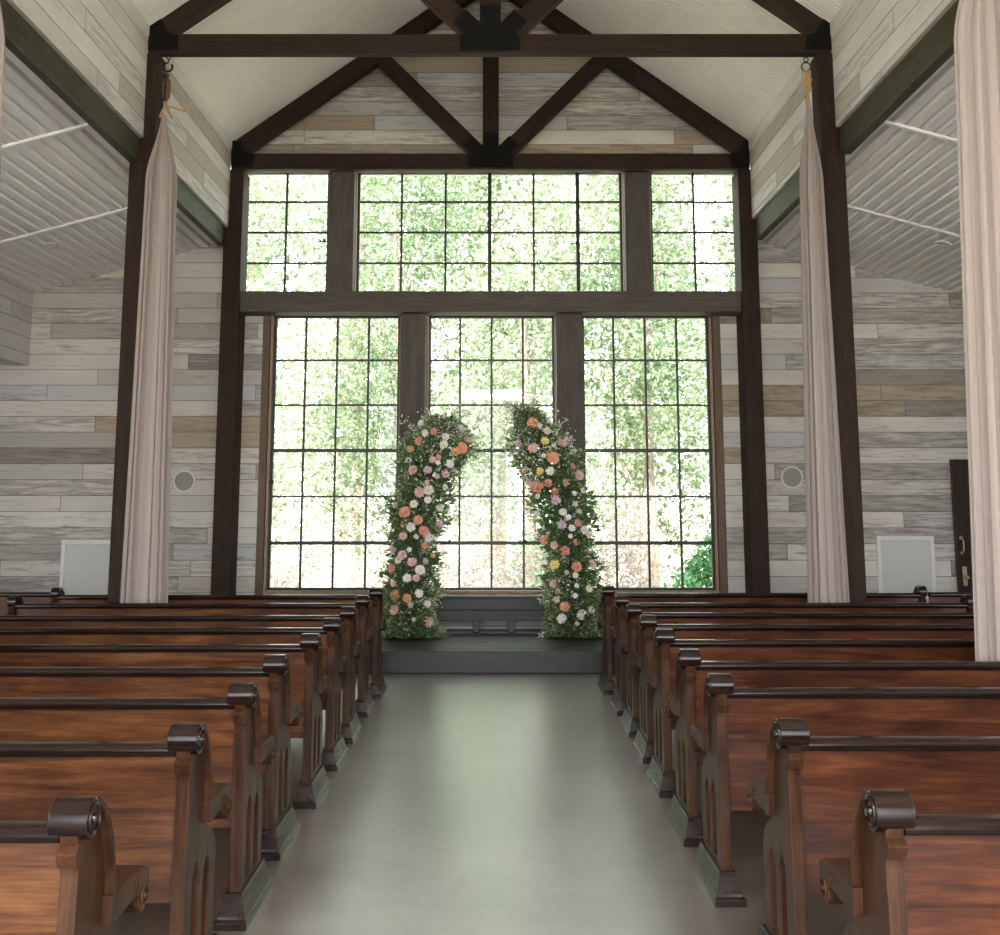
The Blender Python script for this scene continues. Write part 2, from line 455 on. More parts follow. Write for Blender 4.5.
# aisle side walls: a header over an opening, then the alcove's outer wall with its windows
for sgn, nm in ((-1, 'left'), (1, 'right')):
    a, b = sorted((sgn*(5.56 if sgn < 0 else 5.68), sgn*5.80))
    h = MB().box(a, b, -2.65, YW, 3.28, 4.3)
    struct(h.build('wall_aisle_header_'+nm, M['planks_side']))
    a, b = sorted((sgn*7.6, sgn*7.8))
    # piers
    ww = MB(); ww.box(a, b, -2.8, YW, 0, .7); ww.box(a, b, -2.8, YW, 3.1, 4.2)
    for y0, y1 in ((-2.8, -2.2), (1.2, 1.8), (3.8, YW)): ww.box(a, b, y0, y1, .7, 3.1)
    struct(ww.build('wall_outer_'+nm, M['planks_side']))

# rear wall with open barn doorway and a small high window
w = MB()
w.box(-7.8, -3.0, -2.8, -2.65, 0, 5.2); w.box(3.0, 7.8, -2.8, -2.65, 0, 5.2)
w.box(-3.2, 3.2, -2.8, -2.65, 4.5, 6.0)
w.prism([(-3.3, 6.0), (3.3, 6.0), (0, RIDGE+.1)], 1, -2.8, -2.65)
struct(w.build('wall_front', M['planks_x']))

# ------------------------------------------------------------------ timber frame
SIDES = {-1: 'left', 1: 'right'}
for sgn in (-1, 1):
    for i, y in enumerate(BAY[:3]):
        deep = (.33, .20, .165)[i]
        xo, xi = ((-3.19, -2.975), (-3.25, -3.03), (-3.25, -3.03))[i] if sgn < 0 else ((3.155, 2.945), (3.168, 2.955), (3.168, 2.955))[i]
        a, b = sorted((xo, xi))
        o = MB().box(a, b, y, y+deep, 0, (5.612, 5.706, 5.688)[i]).build('timber_post', M['timber_z'], bevel=.008)
        where = ['against the end wall beside the big windows', 'halfway along the nave, behind the gathered curtain', 'nearest the camera, behind the near curtain'][i]
        tag(o, 'dark brown square timber post on the %s %s' % (SIDES[sgn], where), 'post')
    for i in range(3):
        y1 = BAY[i]-.002; y0 = (BAY[i+1]+(.202, .168, .2)[i])
        a, b = sorted((sgn*(3.165 if sgn < 0 else 3.125), sgn*(3.245 if sgn < 0 else 3.215)))
        o = MB().box(a, b, y0, y1, 4.66 if sgn < 0 else 4.74, 4.898 if sgn < 0 else 4.998).build('nave_beam', M['beam_y'], bevel=.008)
        tag(o, 'olive brown timber beam under the %s plank wall, %s' % (SIDES[sgn], ['span touching the end wall', 'middle span up to the curtain post', 'span nearest the camera'][i]), 'beam')

def truss(y, which, zb, zt, dz):
    root = empty('roof_truss', (0, y, zb))
    hz = lambda z: z-zb
    D = .055
    bar('tie_beam', (-3.13, D, zt/2), (3.09, D, zt/2), zt, .11, M['timber_x'], root)
    for s in (-1, 1):
        p0 = Vector((s*3.02, D+.022, hz(5.90+dz))); p1 = Vector((s*.02, D+.022, hz(8.09+dz)))
        bar('rafter', p0, p1, .20, .15, M['timber_x'], root)
        bar('strut', (s*.09, D+.01, zt-.05), (s*1.36, D+.01, hz(7.04+dz*.5)), .185, .12, M['timber_x'], root)
        for q in (-.004, .136):
            g = MB()
            yy = (q-.006, q+.006)
            xe = 3.13 if s < 0 else 3.09
            xs = sorted((s*2.86, s*xe))
            g.prism([(s*xe, .02), (s*2.86, .02), (s*2.86, zt-.02), (s*2.94, zt), (s*3.03, zt+.15), (s*xe, zt+.16)], 1, yy[0], yy[1])
            for bx, bz in ((2.90, .06), (2.90, .14), (2.99, .06), (2.99, .14), (3.06, .10), (3.05, .26)):
                g.cyl((s*bx, q-.016, bz), (s*bx, q+.016, bz), .011, n=6)
            g.build('gusset_plate', M['black_steel'], root)
    bar('king_post', (-.015, D+.01, zt), (-.015, D+.01, hz(8.05)), .195, .12, M['timber_x'], root)
    for q in (-.008, .136):
        g = MB()
        ya, yb = q-.006, q+.006
        P = [(-.29, .02), (.255, .02), (.255, zt-.02), (.21, zt-.01), (.315, .30), (.205, .41), (.075, .275), (.075, .45), (-.105, .45), (-.105, .275), (-.24, .41), (-.35, .30), (-.24, zt-.01), (-.29, zt-.02)]
        g.prism(P, 1, ya, yb)
        for bx, bz in ((-.24, .06), (-.24, .14), (-.10, .06), (.07, .06), (.21, .06), (.21, .14), (-.06, .34), (.03, .34), (-.06, .41), (.03, .41), (-.26, .30), (-.20, .35), (.23, .30), (.17, .35)):
            g.cyl((bx, q-.018, bz), (bx, q+.018, bz), .011, n=6)
        g.build('gusset_plate', M['black_steel'], root)
    tag(root, which, 'roof truss')
truss(12.15, 'dark king-post roof truss with black plates, against the plank gable', 5.614, .195, 0)
truss(9.07, 'dark king-post roof truss with black plates, above the two gathered curtains', 5.708, .18, .07)
truss(5.87, 'dark king-post roof truss with black plates, overhead nearest the camera', 5.69, .18, .07)

# window wall timbers
o = MB().box(-3.03, 2.985, 12.20, 12.49, 3.885, 4.135).build('window_lintel', M['grey_x'], bevel=.01)
tag(o, 'weathered grey brown lintel beam between the upper and lower windows', 'beam')
for x0, x1, z0, z1, lab in ((-1.975, -1.665, 4.137, 5.635, 'short weathered grey brown post between the upper left and middle windows'),
                            (1.605, 1.912, 4.137, 5.635, 'short weathered grey brown post between the upper middle and right windows'),
                            (-1.085, -.79, .222, 3.883, 'tall weathered grey brown post left of the lower middle window'),
                            (.763, 1.073, .222, 3.883, 'tall weathered grey brown post right of the lower middle window')):
    o = MB().box(x0, x1, 12.30, 12.60, z0, z1).build('window_post', M['grey_z'], bevel=.01)
    tag(o, lab, 'post')

# ------------------------------------------------------------------ windows
YG = 12.58
def window(k, x0, x1, z0, z1, nc, nr, thick_c=(), thick_r=(), latches=()):
    fr = .028
    mb = MB()
    mb.box(x0, x1, YG-.03, YG+.03, z0, z0+fr).box(x0, x1, YG-.03, YG+.03, z1-fr, z1)
    mb.box(x0, x0+fr, YG-.03, YG+.03, z0+fr, z1-fr).box(x1-fr, x1, YG-.03, YG+.03, z0+fr, z1-fr)
    for i in range(1, nc):
        x = x0+(x1-x0)*i/nc; t = .022 if i in thick_c else .0125
        d = .022 if i in thick_c else .016
        mb.box(x-t, x+t, YG-d, YG+d, z0+fr, z1-fr)
    for j in range(1, nr):
        z = z0+(z1-z0)*j/nr; t = .021 if j in thick_r else .0115
        d = .020 if j in thick_r else .014
        mb.box(x0+fr, x1-fr, YG-d, YG+d, z-t, z+t)
    root = struct(mb.build('window_%d' % k, M['muntin']))
    # clear glass in every light, one pane mesh
    g = MB().add([(x0+fr, YG+.004, z0+fr), (x1-fr, YG+.004, z0+fr), (x1-fr, YG+.004, z1-fr), (x0+fr, YG+.004, z1-fr)], [(0, 1, 2, 3)])
    g.build('pane', M['glass'], root)
    # tan casing around
    c = .022
    cs = MB()
    cs.box(x0-c, x0, YW-.03, YW+.19, z0-c, z1+c).box(x1, x1+c, YW-.03, YW+.19, z0-c, z1+c)
    cs.box(x0, x1, YW-.03, YW+.19, z1, z1+c).box(x0, x1, YW-.05, YW+.19, z0-.035, z0)
    cs.build('casing', M['tan_z'], root)
    for lx, lz in latches:
        l = MB().box(lx-.015, lx+.015, YG-.06, YG-.03, lz-.02, lz+.02)
        l.tube([(lx, YG-.055, lz), (lx-.03, YG-.07, lz-.012), (lx-.075, YG-.075, lz-.02)], .008, 6)
        l.build('latch', M['iron'], root)
zu0, zu1, zl0, zl1 = 4.17, 5.715, .64, 3.90
window(1, -3.065, -2.000, zu0, zu1, 2, 4, latches=((-2.05, 4.83),))
window(2, -1.655, 1.598, zu0, zu1, 6, 4, thick_c=(3, 5), latches=((1.04, 4.80),))
window(3, 1.945, 3.028, zu0, zu1, 2, 4, latches=((2.98, 4.80),))
window(4, -2.634, -1.111, zl0, zl1, 4, 6, thick_r=(1, 3), latches=((-2.60, 1.9),))
window(5, -.764, .753, zl0, zl1, 4, 6, thick_r=(1, 3), latches=((-.5, 1.2), (.39, 1.2)))
window(6, 1.087, 2.616, zl0, zl1, 4, 6, thick_r=(1, 3), latches=((2.1, 1.2),))
# brown boards flanking the lower windows
for sgn, x0, x1 in ((-1, -2.75, -2.665), (1, 2.645, 2.74)):
    n += 1
    struct(MB().box(x0, x1, YW-.06, YW-.001, .0, 3.884).build('trim_%d' % n, M['brown_z'], bevel=.004))

# ------------------------------------------------------------------ stage and bench
st = empty('stage_platform', (0, 10.6, 0))
MB().box(-2.93, 2.93, 0, .16, 0, .215).build('front_riser', M['stage_x'], st, bevel=.008)
dk = MB(); y = .0
yy = .164
while yy < 1.80:
    dk.box(-2.93, 2.93, yy, min(yy+.178, 1.895), .17, .217); yy += .182
dk.build('deck', M['stage_x'], st, bevel=.003)
MB().box(-2.93, 2.93, .17, 1.6, .0, .165).build('underframe', M['stage_x'], st)
tag(st, 'low charcoal wooden platform step in front of the windows', 'stage')

bn = empty('wooden_bench', (0, 12.02, .22))
mb = MB().box(-1.45, 1.45, -.02, .16, .372, .40); mb.build('seat', M['stage_x'], bn, bevel=.004)
mb = MB().box(-1.40, 1.40, -.005, .035, .128, .243).box(-1.40, 1.40, -.005, .035, .249, .37); mb.build('front_board', M['stage_x'], bn, bevel=.004)
for x in (-1.3, -.178, .215, 1.3): MB().box(x-.035, x+.035, .036, .12, 0, .37).build('leg', M['stage_z'], bn, bevel=.003)
tag(bn, 'low dark wooden bench under the middle window between the flower pillars', 'bench')

# ------------------------------------------------------------------ pews
PEWL = 2.78            # between the centres of the two ends
def curve_panel(name, outer, holes, thick, mat, parent, bevel=.004):
    cu = bpy.data.curves.new(name, 'CURVE'); cu.dimensions = '2D'; cu.fill_mode = 'BOTH'
    cu.extrude = thick/2-bevel; cu.bevel_depth = bevel; cu.bevel_resolution = 1; cu.offset = -bevel
    for poly in [outer]+holes:
        sp = cu.splines.new('POLY'); sp.points.add(len(poly)-1); sp.use_cyclic_u = True
        for p, (a, b) in zip(sp.points, poly): p.co = (a, b, 0, 1)
    tmp = bpy.data.objects.new('tmp', cu); COL.objects.link(tmp)
    dg = bpy.context.evaluated_depsgraph_get(); dg.update()
    me = bpy.data.meshes.new_from_object(tmp.evaluated_get(dg)); me.name = name
    COL.objects.unlink(tmp); bpy.data.objects.remove(tmp)
    mt = Matrix(((0, 0, 1, 0), (1, 0, 0, 0), (0, 1, 0, 0), (0, 0, 0, 1)))
    me.transform(mt)
    me.materials.clear(); me.materials.append(mat)
    for p in me.polygons: p.use_smooth = False; p.material_index = 0
    bm = bmesh.new(); bm.from_mesh(me); bmesh.ops.remove_doubles(bm, verts=bm.verts, dist=1e-5); bmesh.ops.recalc_face_normals(bm, faces=bm.faces); bm.to_mesh(me); bm.free()
    o = bpy.data.objects.new(name, me); COL.objects.link(o); o.parent = parent
    return o

def lancet(c, w, z0, z1):
    h = w/2; P = [(c-h, z0), (c+h, z0)]
    zs = z1-w*1.05
    for i in range(7):
        t = i/6; a = t*math.pi/2.55
        P.append((c+h-(w*1.02)*(1-math.cos(a)), zs+(z1-zs)*math.sin(a)/math.sin(math.pi/2.55)))
    P[-1] = (c, z1)
    for i in range(5, -1, -1):
        q = P[2+i]; P.append((2*c-q[0], q[1]))
    # remove the duplicates of the spring points
    return P

def make_pew(side, which=(1, -1)):
    root = empty('church_pew')
    outer = [(.020, .09), (.405, .09), (.408, .20), (.400, .30), (.412, .36), (.408, .42), (.385, .47), (.345, .505), (.30, .525), (.262, .55),
             (.235, .60), (.222, .68), (.200, .76), (.168, .825), (.130, .870), (.09, .905), (.055, .915), (.022, .89), (.012, .85), (.028, .80), (.034, .74), (.030, .66), (.022, .50), (.020, .3)]
    holes = [lancet(.150, .078, .145, .465), lancet(.285, .078, .145, .445)]
    for s in which:           # s = direction along X; the end away from the aisle is narrower
        xc = s*PEWL/2; hw_ = .049 if s == -side else .034
        e = curve_panel('end_panel', outer, holes, .046, M['pew_end'], root)
        e.location = (xc, 0, 0)
        # scroll at the top: a barrel across the end
        c = MB()
        c.cyl((-hw_, .052, .872), (hw_, .052, .872), .049, n=28)
        for q in (-1, 1):
            c.torus((q*(hw_+.0005), .052, .872), .034, .0055, axis=0, n=18, k=6)
            c.cyl((q*(hw_-.003), .052, .872), (q*(hw_+.009), .052, .872), .014, .010, n=12)
        c.build('scroll_cap', M['rail_x'], e, smooth=True, bevel=.004)
        # small capital block under the scroll, facing back
        MB().prism([(.002, .80), (.036, .825), (.06, .825), (.06, .765), (.018, .765)], 0, -.025, .025).build('capital', M['pew_end'], e, bevel=.002)
        # curved edge moulding from scroll down to the armrest
        path = [(.070, .912), (.095, .903), (.135, .876), (.172, .832), (.203, .770), (.226, .69), (.240, .60), (.243, .565)]
        vs = []
        k = MB()
        L = [Vector(p) for p in path]; nn = []
        for j, p in enumerate(L):
            d = (L[min(j+1, len(L)-1)]-L[max(j-1, 0)]).normalized(); nn.append(Vector((d.y, -d.x)))
        poly = [(p+q*-.010) for p, q in zip(L, nn)]+[(p+q*.008) for p, q in zip(reversed(L), reversed(nn))]
        k.prism([(p.x, p.y) for p in poly], 0, -hw_+.001, hw_-.001)
        k.build('edge_moulding', M['pew_end'], e, smooth=True, bevel=.003)
        # armrest with drooping scroll tip
        a = MB()
        prof = [(.215, .632), (.47, .628), (.508, .612), (.515, .585), (.512, .55), (.50, .52), (.478, .503), (.452, .506), (.437, .525), (.432, .552), (.41, .566), (.30, .562), (.215, .560)]
        a.prism(prof, 0, -hw_, hw_)
        for q in (-1, 1):
            a.torus((q*(hw_+.001), .474, .546), .024, .0045, axis=0, n=16, k=6)
            a.cyl((q*(hw_-.003), .474, .546), (q*(hw_+.008), .474, .546), .010, .007, n=10)
            a.torus((q*(hw_+.001), .405, .594), .012, .0035, axis=0, n=12, k=6)
        a.build('armrest', M['pew_end'], e, bevel=.004)
        # moulded plinth
        b = MB()
        yb = [(-.035, .47), (-.035, .47), (-.022, .455), (-.020, .452), (.0, .432), (.004, .428), (.004, .428)]
        hw = [.066, .066, .056, .054, .037, .035, .035]
        zz = [0, .028, .036, .045, .105, .110, .125]
        vs = []
        for (y0, y1), h, z in zip(yb, hw, zz): vs += [(-h, y0, z), (h, y0, z), (h, y1, z), (-h, y1, z)]
        fs = [(0, 1, 2, 3)[::-1], tuple(range(24, 28))]
        for r in range(6):
            for j in range(4): fs.append((4*r+j, 4*r+(j+1) % 4, 4*r+4+(j+1) % 4, 4*r+4+j))
        b.add(vs, fs)
        b.build('plinth', M['rail_y'], e, bevel=.002)
    h = PEWL/2-.0235
    # leaning back board (two wide boards, slight rake)
    bk = MB()
    bk.prism([(.040, .818), (.060, .818), (.105, .345), (.085, .345)], 0, -h, h)
    o = bk.build('backrest', M['pew_x'] if side < 0 else M['pew_red'], root, bevel=.003)
    # rounded top rail
    pr = []
    for i in range(13):
        a = math.pi*i/12
        pr.append((.040-.026*math.sin(a), .839+.0215*-math.cos(a)))
    pr = [(y, z) for y, z in pr]+[(.080, .858), (.082, .83), (.062, .818)]
    MB().prism(pr, 0, -h+.001, h-.001).build('top_rail', M['rail_x'], root, smooth=True, bevel=.002)
    MB().prism([(.085, .435), (.42, .452), (.437, .444), (.437, .428), (.42, .422), (.085, .405)], 0, -h, h).build('seat', M['pew_x'], root, bevel=.003)
    return root

ORD = ['frontmost', 'second from the front', 'third from the front', 'fourth from the front', 'fifth from the front, middle of the block',
       'fourth from the camera', 'third from the camera', 'second from the camera', 'nearest the camera']
PYS = {-1: [2.755, 3.643, 4.449, 5.26, 6.098, 6.905, 7.654, 8.569, 9.338], 1: [2.815, 3.725, 4.692, 5.461, 6.312, 7.10, 7.848, 8.606, 9.527]}
PXS = {-1: [1.040, 1.018, 1.022, 1.052, 1.025, 1.026, 1.027, 1.033, 1.010], 1: [1.013, 1.020, .985, .995, 1.010, 1.030, 1.037, 1.042, 1.031]}
for sgn in (-1, 1):
    proto = None
    for k in range(8, -1, -1):
        o = make_pew(sgn) if proto is None else copy_tree(proto)
        proto = proto or o
        o.location = (sgn*(PXS[sgn][k]+PEWL/2), PYS[sgn][k]-.052, 0)
        tag(o, 'carved wooden pew with scroll ends, %s block, %s' % (SIDES[sgn], ORD[8-k]), 'pew', 'church pews facing the windows, %s block' % SIDES[sgn])
    o = make_pew(sgn, (sgn,))
    o.location = (sgn*(PXS[sgn][8]+PEWL*1.5+.018), 9.42, .012)
    tag(o, 'dark wooden side aisle pew beyond the %s block, below the white louver' % SIDES[sgn], 'pew')

# ------------------------------------------------------------------ curtains
def curtain(cx_top, cx_bot, w_top, w_bot, yc, ztop, zbot, seed, lab, gl=.9):
    rnd = random.Random(seed); N, R = 220, 60
    vs = []; fs = []
    ph = [rnd.random()*6.28 for _ in range(6)]
    for j in range(R+1):
        t = j/R; z = ztop+(zbot-ztop)*t
        g = min(1, (ztop-z)/gl); g = g*g*(3-2*g)
        ww = (.035+(w_top-.035)*g)+(w_bot-w_top)*t
        cx = cx_top+(cx_bot-cx_top)*t
        dp = .035+.03*g
        for i in range(N):
            a = 2*math.pi*i/N
            u = math.cos(a)
            s = math.copysign(abs(math.cos(a))**.85, math.cos(a))
            x = cx+ww/2*s
            fold = .6*math.sin(13*a+ph[0]+.5*math.sin(2.2*t+ph[1]))+.55*math.sin(29*a+ph[2]+.7*math.sin(3*t+ph[3]))+.5*math.sin(7*a+ph[4]-.6*t)
            amp = (.005+.016*g)
            y = yc+dp*math.sin(a)*.72+amp*fold*(1 if True else 0)
            x += amp*.5*math.sin(17*a+ph[5]+t)
            vs.append((x, y, z))
    for j in range(R):
        for i in range(N): fs.append((j*N+i, j*N+(i+1) % N, (j+1)*N+(i+1) % N, (j+1)*N+i))
    fs.append(tuple(range(N-1, -1, -1))); fs.append(tuple(range(R*N, (R+1)*N)))
    mb = MB().add(vs, fs)
    o = mb.build('gathered_curtain', M['linen'], smooth=True)
    tag(o, lab, 'curtain', 'rose linen curtains gathered at the posts')
curtain(-2.935, -2.915, .235, .385, 9.005, 5.085, .47, 3, 'tall pale rose linen curtain bunched from a pulley on the far left post', .6)
curtain(2.835, 2.820, .165, .335, 9.005, 5.20, .47, 5, 'tall pale rose linen curtain bunched on rope by the far right post', .75)
curtain(2.925, 2.84, .40, .50, 5.79, 5.20, .47, 9, 'broad pale linen curtain at the right edge, nearest the camera')
curtain(-3.01, -2.92, .27, .36, 5.79, 5.13, .47, 12, 'sliver of pale linen curtain at the left edge, nearest the camera')

def pulley(x, y, lab):
    r = empty('rope_pulley', (x, y, 5.706))
    MB().torus((0, 0, -.03), .020, .005, 1).build('eye_ring', M['iron'], r, smooth=True)
    h = MB(); pts = [(0, 0, -.055), (-.004, 0, -.075)]
    for i in range(12):
        a = math.radians(100+i*27); pts.append((.0+.040*math.cos(a), 0, -.125+.042*math.sin(a)))
    h.tube(pts[2:], [.010]*4+[.009]*8, 8); h.tube([(0, 0, -.05), (0, 0, -.085)], .007, 6)
    h.tube([(-.012, 0, -.163), (-.012, 0, -.21)], .006, 6)
    h.torus((-.010, 0, -.205), .017, .006, 1)
    h.build('hook', M['iron'], r, smooth=True)
    b = MB(); n_ = 28; R = 9; vs = []; fs = []
    for j in range(R+1):
        t = -1+2*j/R; k = math.sqrt(max(0, 1-abs(t)**4))*.9+.1
        for i in range(n_):
            a = 2*math.pi*i/n_; vs.append((.040*math.cos(a)*k-.008, .028*math.sin(a)*k, -.335+.115*t))
    for j in range(R):
        for i in range(n_): fs.append((j*n_+i, j*n_+(i+1) % n_, (j+1)*n_+(i+1) % n_, (j+1)*n_+i))
    fs += [tuple(range(n_-1, -1, -1)), tuple(range(R*n_, (R+1)*n_))]
    b.add(vs, fs).build('wooden_block', M['block_wood'], r, smooth=True)
    s = MB(); s.box(-.015, -.001, -.033, .033, -.46, -.21); s.cyl((-.008, -.036, -.335), (-.008, .036, -.335), .014, n=10)
    s.build('iron_strap', M['iron'], r)
    q = MB()
    q.tube([(-.008, 0, -.45), (-.005, 0, -.49), (.012, -.01, -.515)], .016, 8)
    q.tube([(.01, 0, -.50), (-.03, 0, -.53), (-.055, 0, -.60)], .009, 8)
    q.tube([(.01, 0, -.50), (.06, -.01, -.515), (.13, -.02, -.535), (.165, -.02, -.54)], .009, 8)
    q.tube([(.0, 0, -.50), (.03, -.01, -.56), (.065, -.02, -.62)], .009, 8)
    q.cyl((.16, -.02, -.54), (.178, -.02, -.543), .014, n=8)
    q.build('rope', M['rope'], r, smooth=True)
    tag(r, lab, 'pulley')
pulley(-2.950, 9.10, 'wooden block pulley on an iron hook above the left gathered curtain')
r = empty('rope_ring_hanger', (2.868, 9.12, 5.706))
mb = MB().torus((0, 0, -.045), .022, .005, 1); mb.build('small_ring', M['iron'], r, smooth=True)
mb = MB().torus((0, 0, -.115), .042, .007, 1); mb.build('large_ring', M['iron'], r, smooth=True)
mb = MB()
for dx, z1 in ((-.012, -.50), (.006, -.50)): mb.tube([(dx, 0, -.15), (dx, 0, z1)], .008, 8)
mb.tube([(-.03, 0, -.16), (-.033, .01, -.25), (-.015, .01, -.30), (-.012, 0, -.42), (-.035, -.01, -.40), (-.01, -.015, -.38)], .007, 8)
mb.tube([(.02, 0, -.15), (.03, .0, -.22), (.048, 0, -.24), (.02, .01, -.26), (.03, .0, -.30), (.04, 0, -.33), (.01, -.015, -.35)], .009, 8)
mb.build('rope', M['rope'], r, smooth=True)
tag(r, 'iron rings with doubled tan rope above the right gathered curtain', 'hanger')

# ------------------------------------------------------------------ wall fittings
for x, z, lab in ((-3.635, 1.905, 'round grey wall speaker with pale rim, left of the windows'), (3.545, 1.95, 'round grey wall speaker with pale rim, right of the windows')):
    r = empty('wall_speaker', (x, YW, z))
    vs = []; n_ = 36; fs = []
    for rr, yy in ((.132, -.002), (.130, -.02), (.112, -.022), (.110, -.010)):
        for i in range(n_): a = 2*math.pi*i/n_; vs.append((rr*math.cos(a), yy, rr*math.sin(a)))
    for j in range(3):
        for i in range(n_): fs.append((j*n_+i, j*n_+(i+1) % n_, (j+1)*n_+(i+1) % n_, (j+1)*n_+i))
    MB().add(vs, fs).build('rim', M['speaker_ring'], r, smooth=True)
    vs = [(0, -.020, 0)]; fs = []
    for k, rr in enumerate((.04, .08, .111)):
        for i in range(n_): a = 2*math.pi*i/n_; vs.append((rr*math.cos(a), -.020+.004*k*k/2, rr*math.sin(a)))
    for i in range(n_): fs.append((0, 1+i, 1+(i+1) % n_))
    for j in range(2):
        for i in range(n_): fs.append((1+j*n_+i, 1+j*n_+(i+1) % n_, 1+(j+1)*n_+(i+1) % n_, 1+(j+1)*n_+i))
    MB().add(vs, fs).build('grille', M['speaker'], r, smooth=True)
    tag(r, lab, 'speaker')
for x0, x1, z1, lab in ((-5.035, -4.36, 1.225, 'white louvered return vent low on the left wall'), (4.50, 5.17, 1.268, 'white louvered return vent low on the right wall')):
    r = empty('louvered_vent', (x0, YW, .42)); ww = x1-x0; hh = z1-.42; b = .045
    MB().box(0, b, -.03, -.001, 0, hh).box(ww-b, ww, -.03, -.001, 0, hh).box(b, ww-b, -.03, -.001, 0, b).box(b, ww-b, -.03, -.001, hh-b, hh).build('frame', M['louver'], r, bevel=.003)
    sl = MB(); z = b+.004
    while z < hh-b-.01:
        sl.prism([(-.024, z), (-.022, z+.003), (-.006, z+.018), (-.004, z+.015)], 0, b, ww-b); z += .0215
    sl.box(b, ww-b, -.003, -.001, b, hh-b)
    sl.build('slats', M['louver'], r)
    tag(r, lab, 'vent')

# dark panelled door at the far right
dr = MB().box(5.42, 6.30, YW-.05, YW-.002, 0, 2.14)
door = struct(dr.build('door_1', M['door'], bevel=.004))
c = MB().box(5.40, 5.435, YW-.075, YW-.051, 0, 2.16).box(6.22, 6.32, YW-.075, YW-.051, 0, 2.16).box(5.435, 6.22, YW-.075, YW-.051, 2.10, 2.16)
c.build('casing', M['door'], door, bevel=.004)
pn = MB()
for x0, x1 in ((5.56, 5.83), (5.90, 6.17)):
    for z0, z1 in ((.15, .85), (.98, 1.42), (1.50, 2.0)): pn.box(x0, x1, YW-.062, YW-.051, z0, z1)
pn.build('panel', M['door'], door, bevel=.006)
h = MB().box(5.47, 5.52, YW-.065, YW-.05, .70, .92); h.cyl((5.495, YW-.06, .80), (5.495, YW-.11, .80), .012, n=10); h.cyl((5.495, YW-.11, .80), (5.495, YW-.135, .80), .026, .02, n=14)
h.build('lock_plate', M['brass'], door, bevel=.003)
h = MB().tube([(5.475, YW-.052, 1.24), (5.475, YW-.115, 1.22), (5.475, YW-.12, 1.16), (5.475, YW-.115, 1.10), (5.475, YW-.052, 1.08)], .009, 8); h.cyl((5.475, YW-.051, 1.245), (5.475, YW-.062, 1.245), .02, n=12); h.cyl((5.475, YW-.051, 1.075), (5.475, YW-.062, 1.075), .016, n=12)
h.build('pull_handle', M['brass'], door, smooth=True)

# recessed lights in the aisle ceilings
for x, y, lab in ((-4.75, 10.96, 'small round recessed light in the left aisle ceiling'), (4.78, 10.84, 'small round recessed light in the right aisle ceiling')):
    r = empty('recessed_light', (x, y, aisle_z(x)-.004))
    r.rotation_euler = (0, math.atan(.28)*(1 if x > 0 else -1), 0)
    mb = MB(); vs = []; fs = []; n_ = 28
    for rr, zz_ in ((.085, .004), (.083, -.010), (.060, -.010), (.055, .01)):
        for i in range(n_): a = 2*math.pi*i/n_; vs.append((rr*math.cos(a), rr*math.sin(a), zz_))
    for j in range(3):
        for i in range(n_): fs.append((j*n_+i, j*n_+(i+1) % n_, (j+1)*n_+(i+1) % n_, (j+1)*n_+i))
    mb.add(vs, fs).build('ring', M['trim_white'], r, smooth=True)
    MB().cyl((0, 0, -.006), (0, 0, -.002), .058, n=24).build('lens', M['speaker_ring'], r)
    tag(r, lab, 'ceiling light')

# ------------------------------------------------------------------ flower pillars
LEAF_D = leaf_mat('deep_green_leaf', (.035, .095, .028), (.17, .30, .10), .25, .45, 9)
LEAF_S = leaf_mat('sage_green_sprig', (.16, .24, .10), (.42, .50, .28), .3, .6, 9)
TINY = leaf_mat('tiny_white_filler', (.70, .66, .58), (.85, .80, .76), .3, .6, 9)
STEM = plain('brown_stem', (.05, .07, .03), .7)
PET = {}
for nm, c1, c2 in (('blush', (.78, .46, .44), (.86, .62, .58)), ('peach', (.80, .38, .20), (.86, .52, .34)), ('cream', (.86, .80, .66), (.90, .86, .78)),
                   ('white', (.86, .84, .80), (.92, .90, .88)), ('coral', (.74, .30, .24), (.84, .44, .36)), ('yellow', (.86, .74, .18), (.88, .80, .34)), ('mauve', (.60, .42, .52), (.74, .58, .66))):
    PET[nm] = leaf_mat('petal_'+nm, c1, c2, .3, .6, 20)

def quads(centers, dirs, sizes, aspect=.5, cup=.15):
    """pointed leaves: 6-vertex shapes from numpy arrays"""
    n_ = len(centers)
    d = dirs/np.linalg.norm(dirs, axis=1, keepdims=True)
    r = RNG.normal(size=(n_, 3)); s = np.cross(d, r); s /= np.linalg.norm(s, axis=1, keepdims=True)
    u = np.cross(d, s)
    L = sizes[:, None]; Wd = L*aspect
    p0 = centers; p5 = centers+d*L
    a1 = centers+d*L*.3+s*Wd*.5+u*L*cup; b1 = centers+d*L*.3-s*Wd*.5+u*L*cup
    a2 = centers+d*L*.68+s*Wd*.42+u*L*cup; b2 = centers+d*L*.68-s*Wd*.42+u*L*cup
    m1_ = centers+d*L*.3; m2 = centers+d*L*.68
    V = np.stack([p0, a1, a2, p5, b2, b1, m1_, m2], 1).reshape(-1, 3)
    base = (np.arange(n_)*8)[:, None]
    F1 = base+np.array([0, 1, 2, 7, 6][:4]); 
    Fq = np.concatenate([base+np.array([[0, 1, 2, 3]]), base+np.array([[0, 3, 4, 5]])])
    V = np.stack([p0, a1, a2, p5, b2, b1], 1).reshape(-1, 3); V[:, 2] = np.maximum(V[:, 2], .004)
    base = (np.arange(n_)*6)[:, None]
    Fq = np.concatenate([base+np.array([[0, 1, 2, 3]]), base+np.array([[0, 3, 4, 5]])])
    return V, Fq
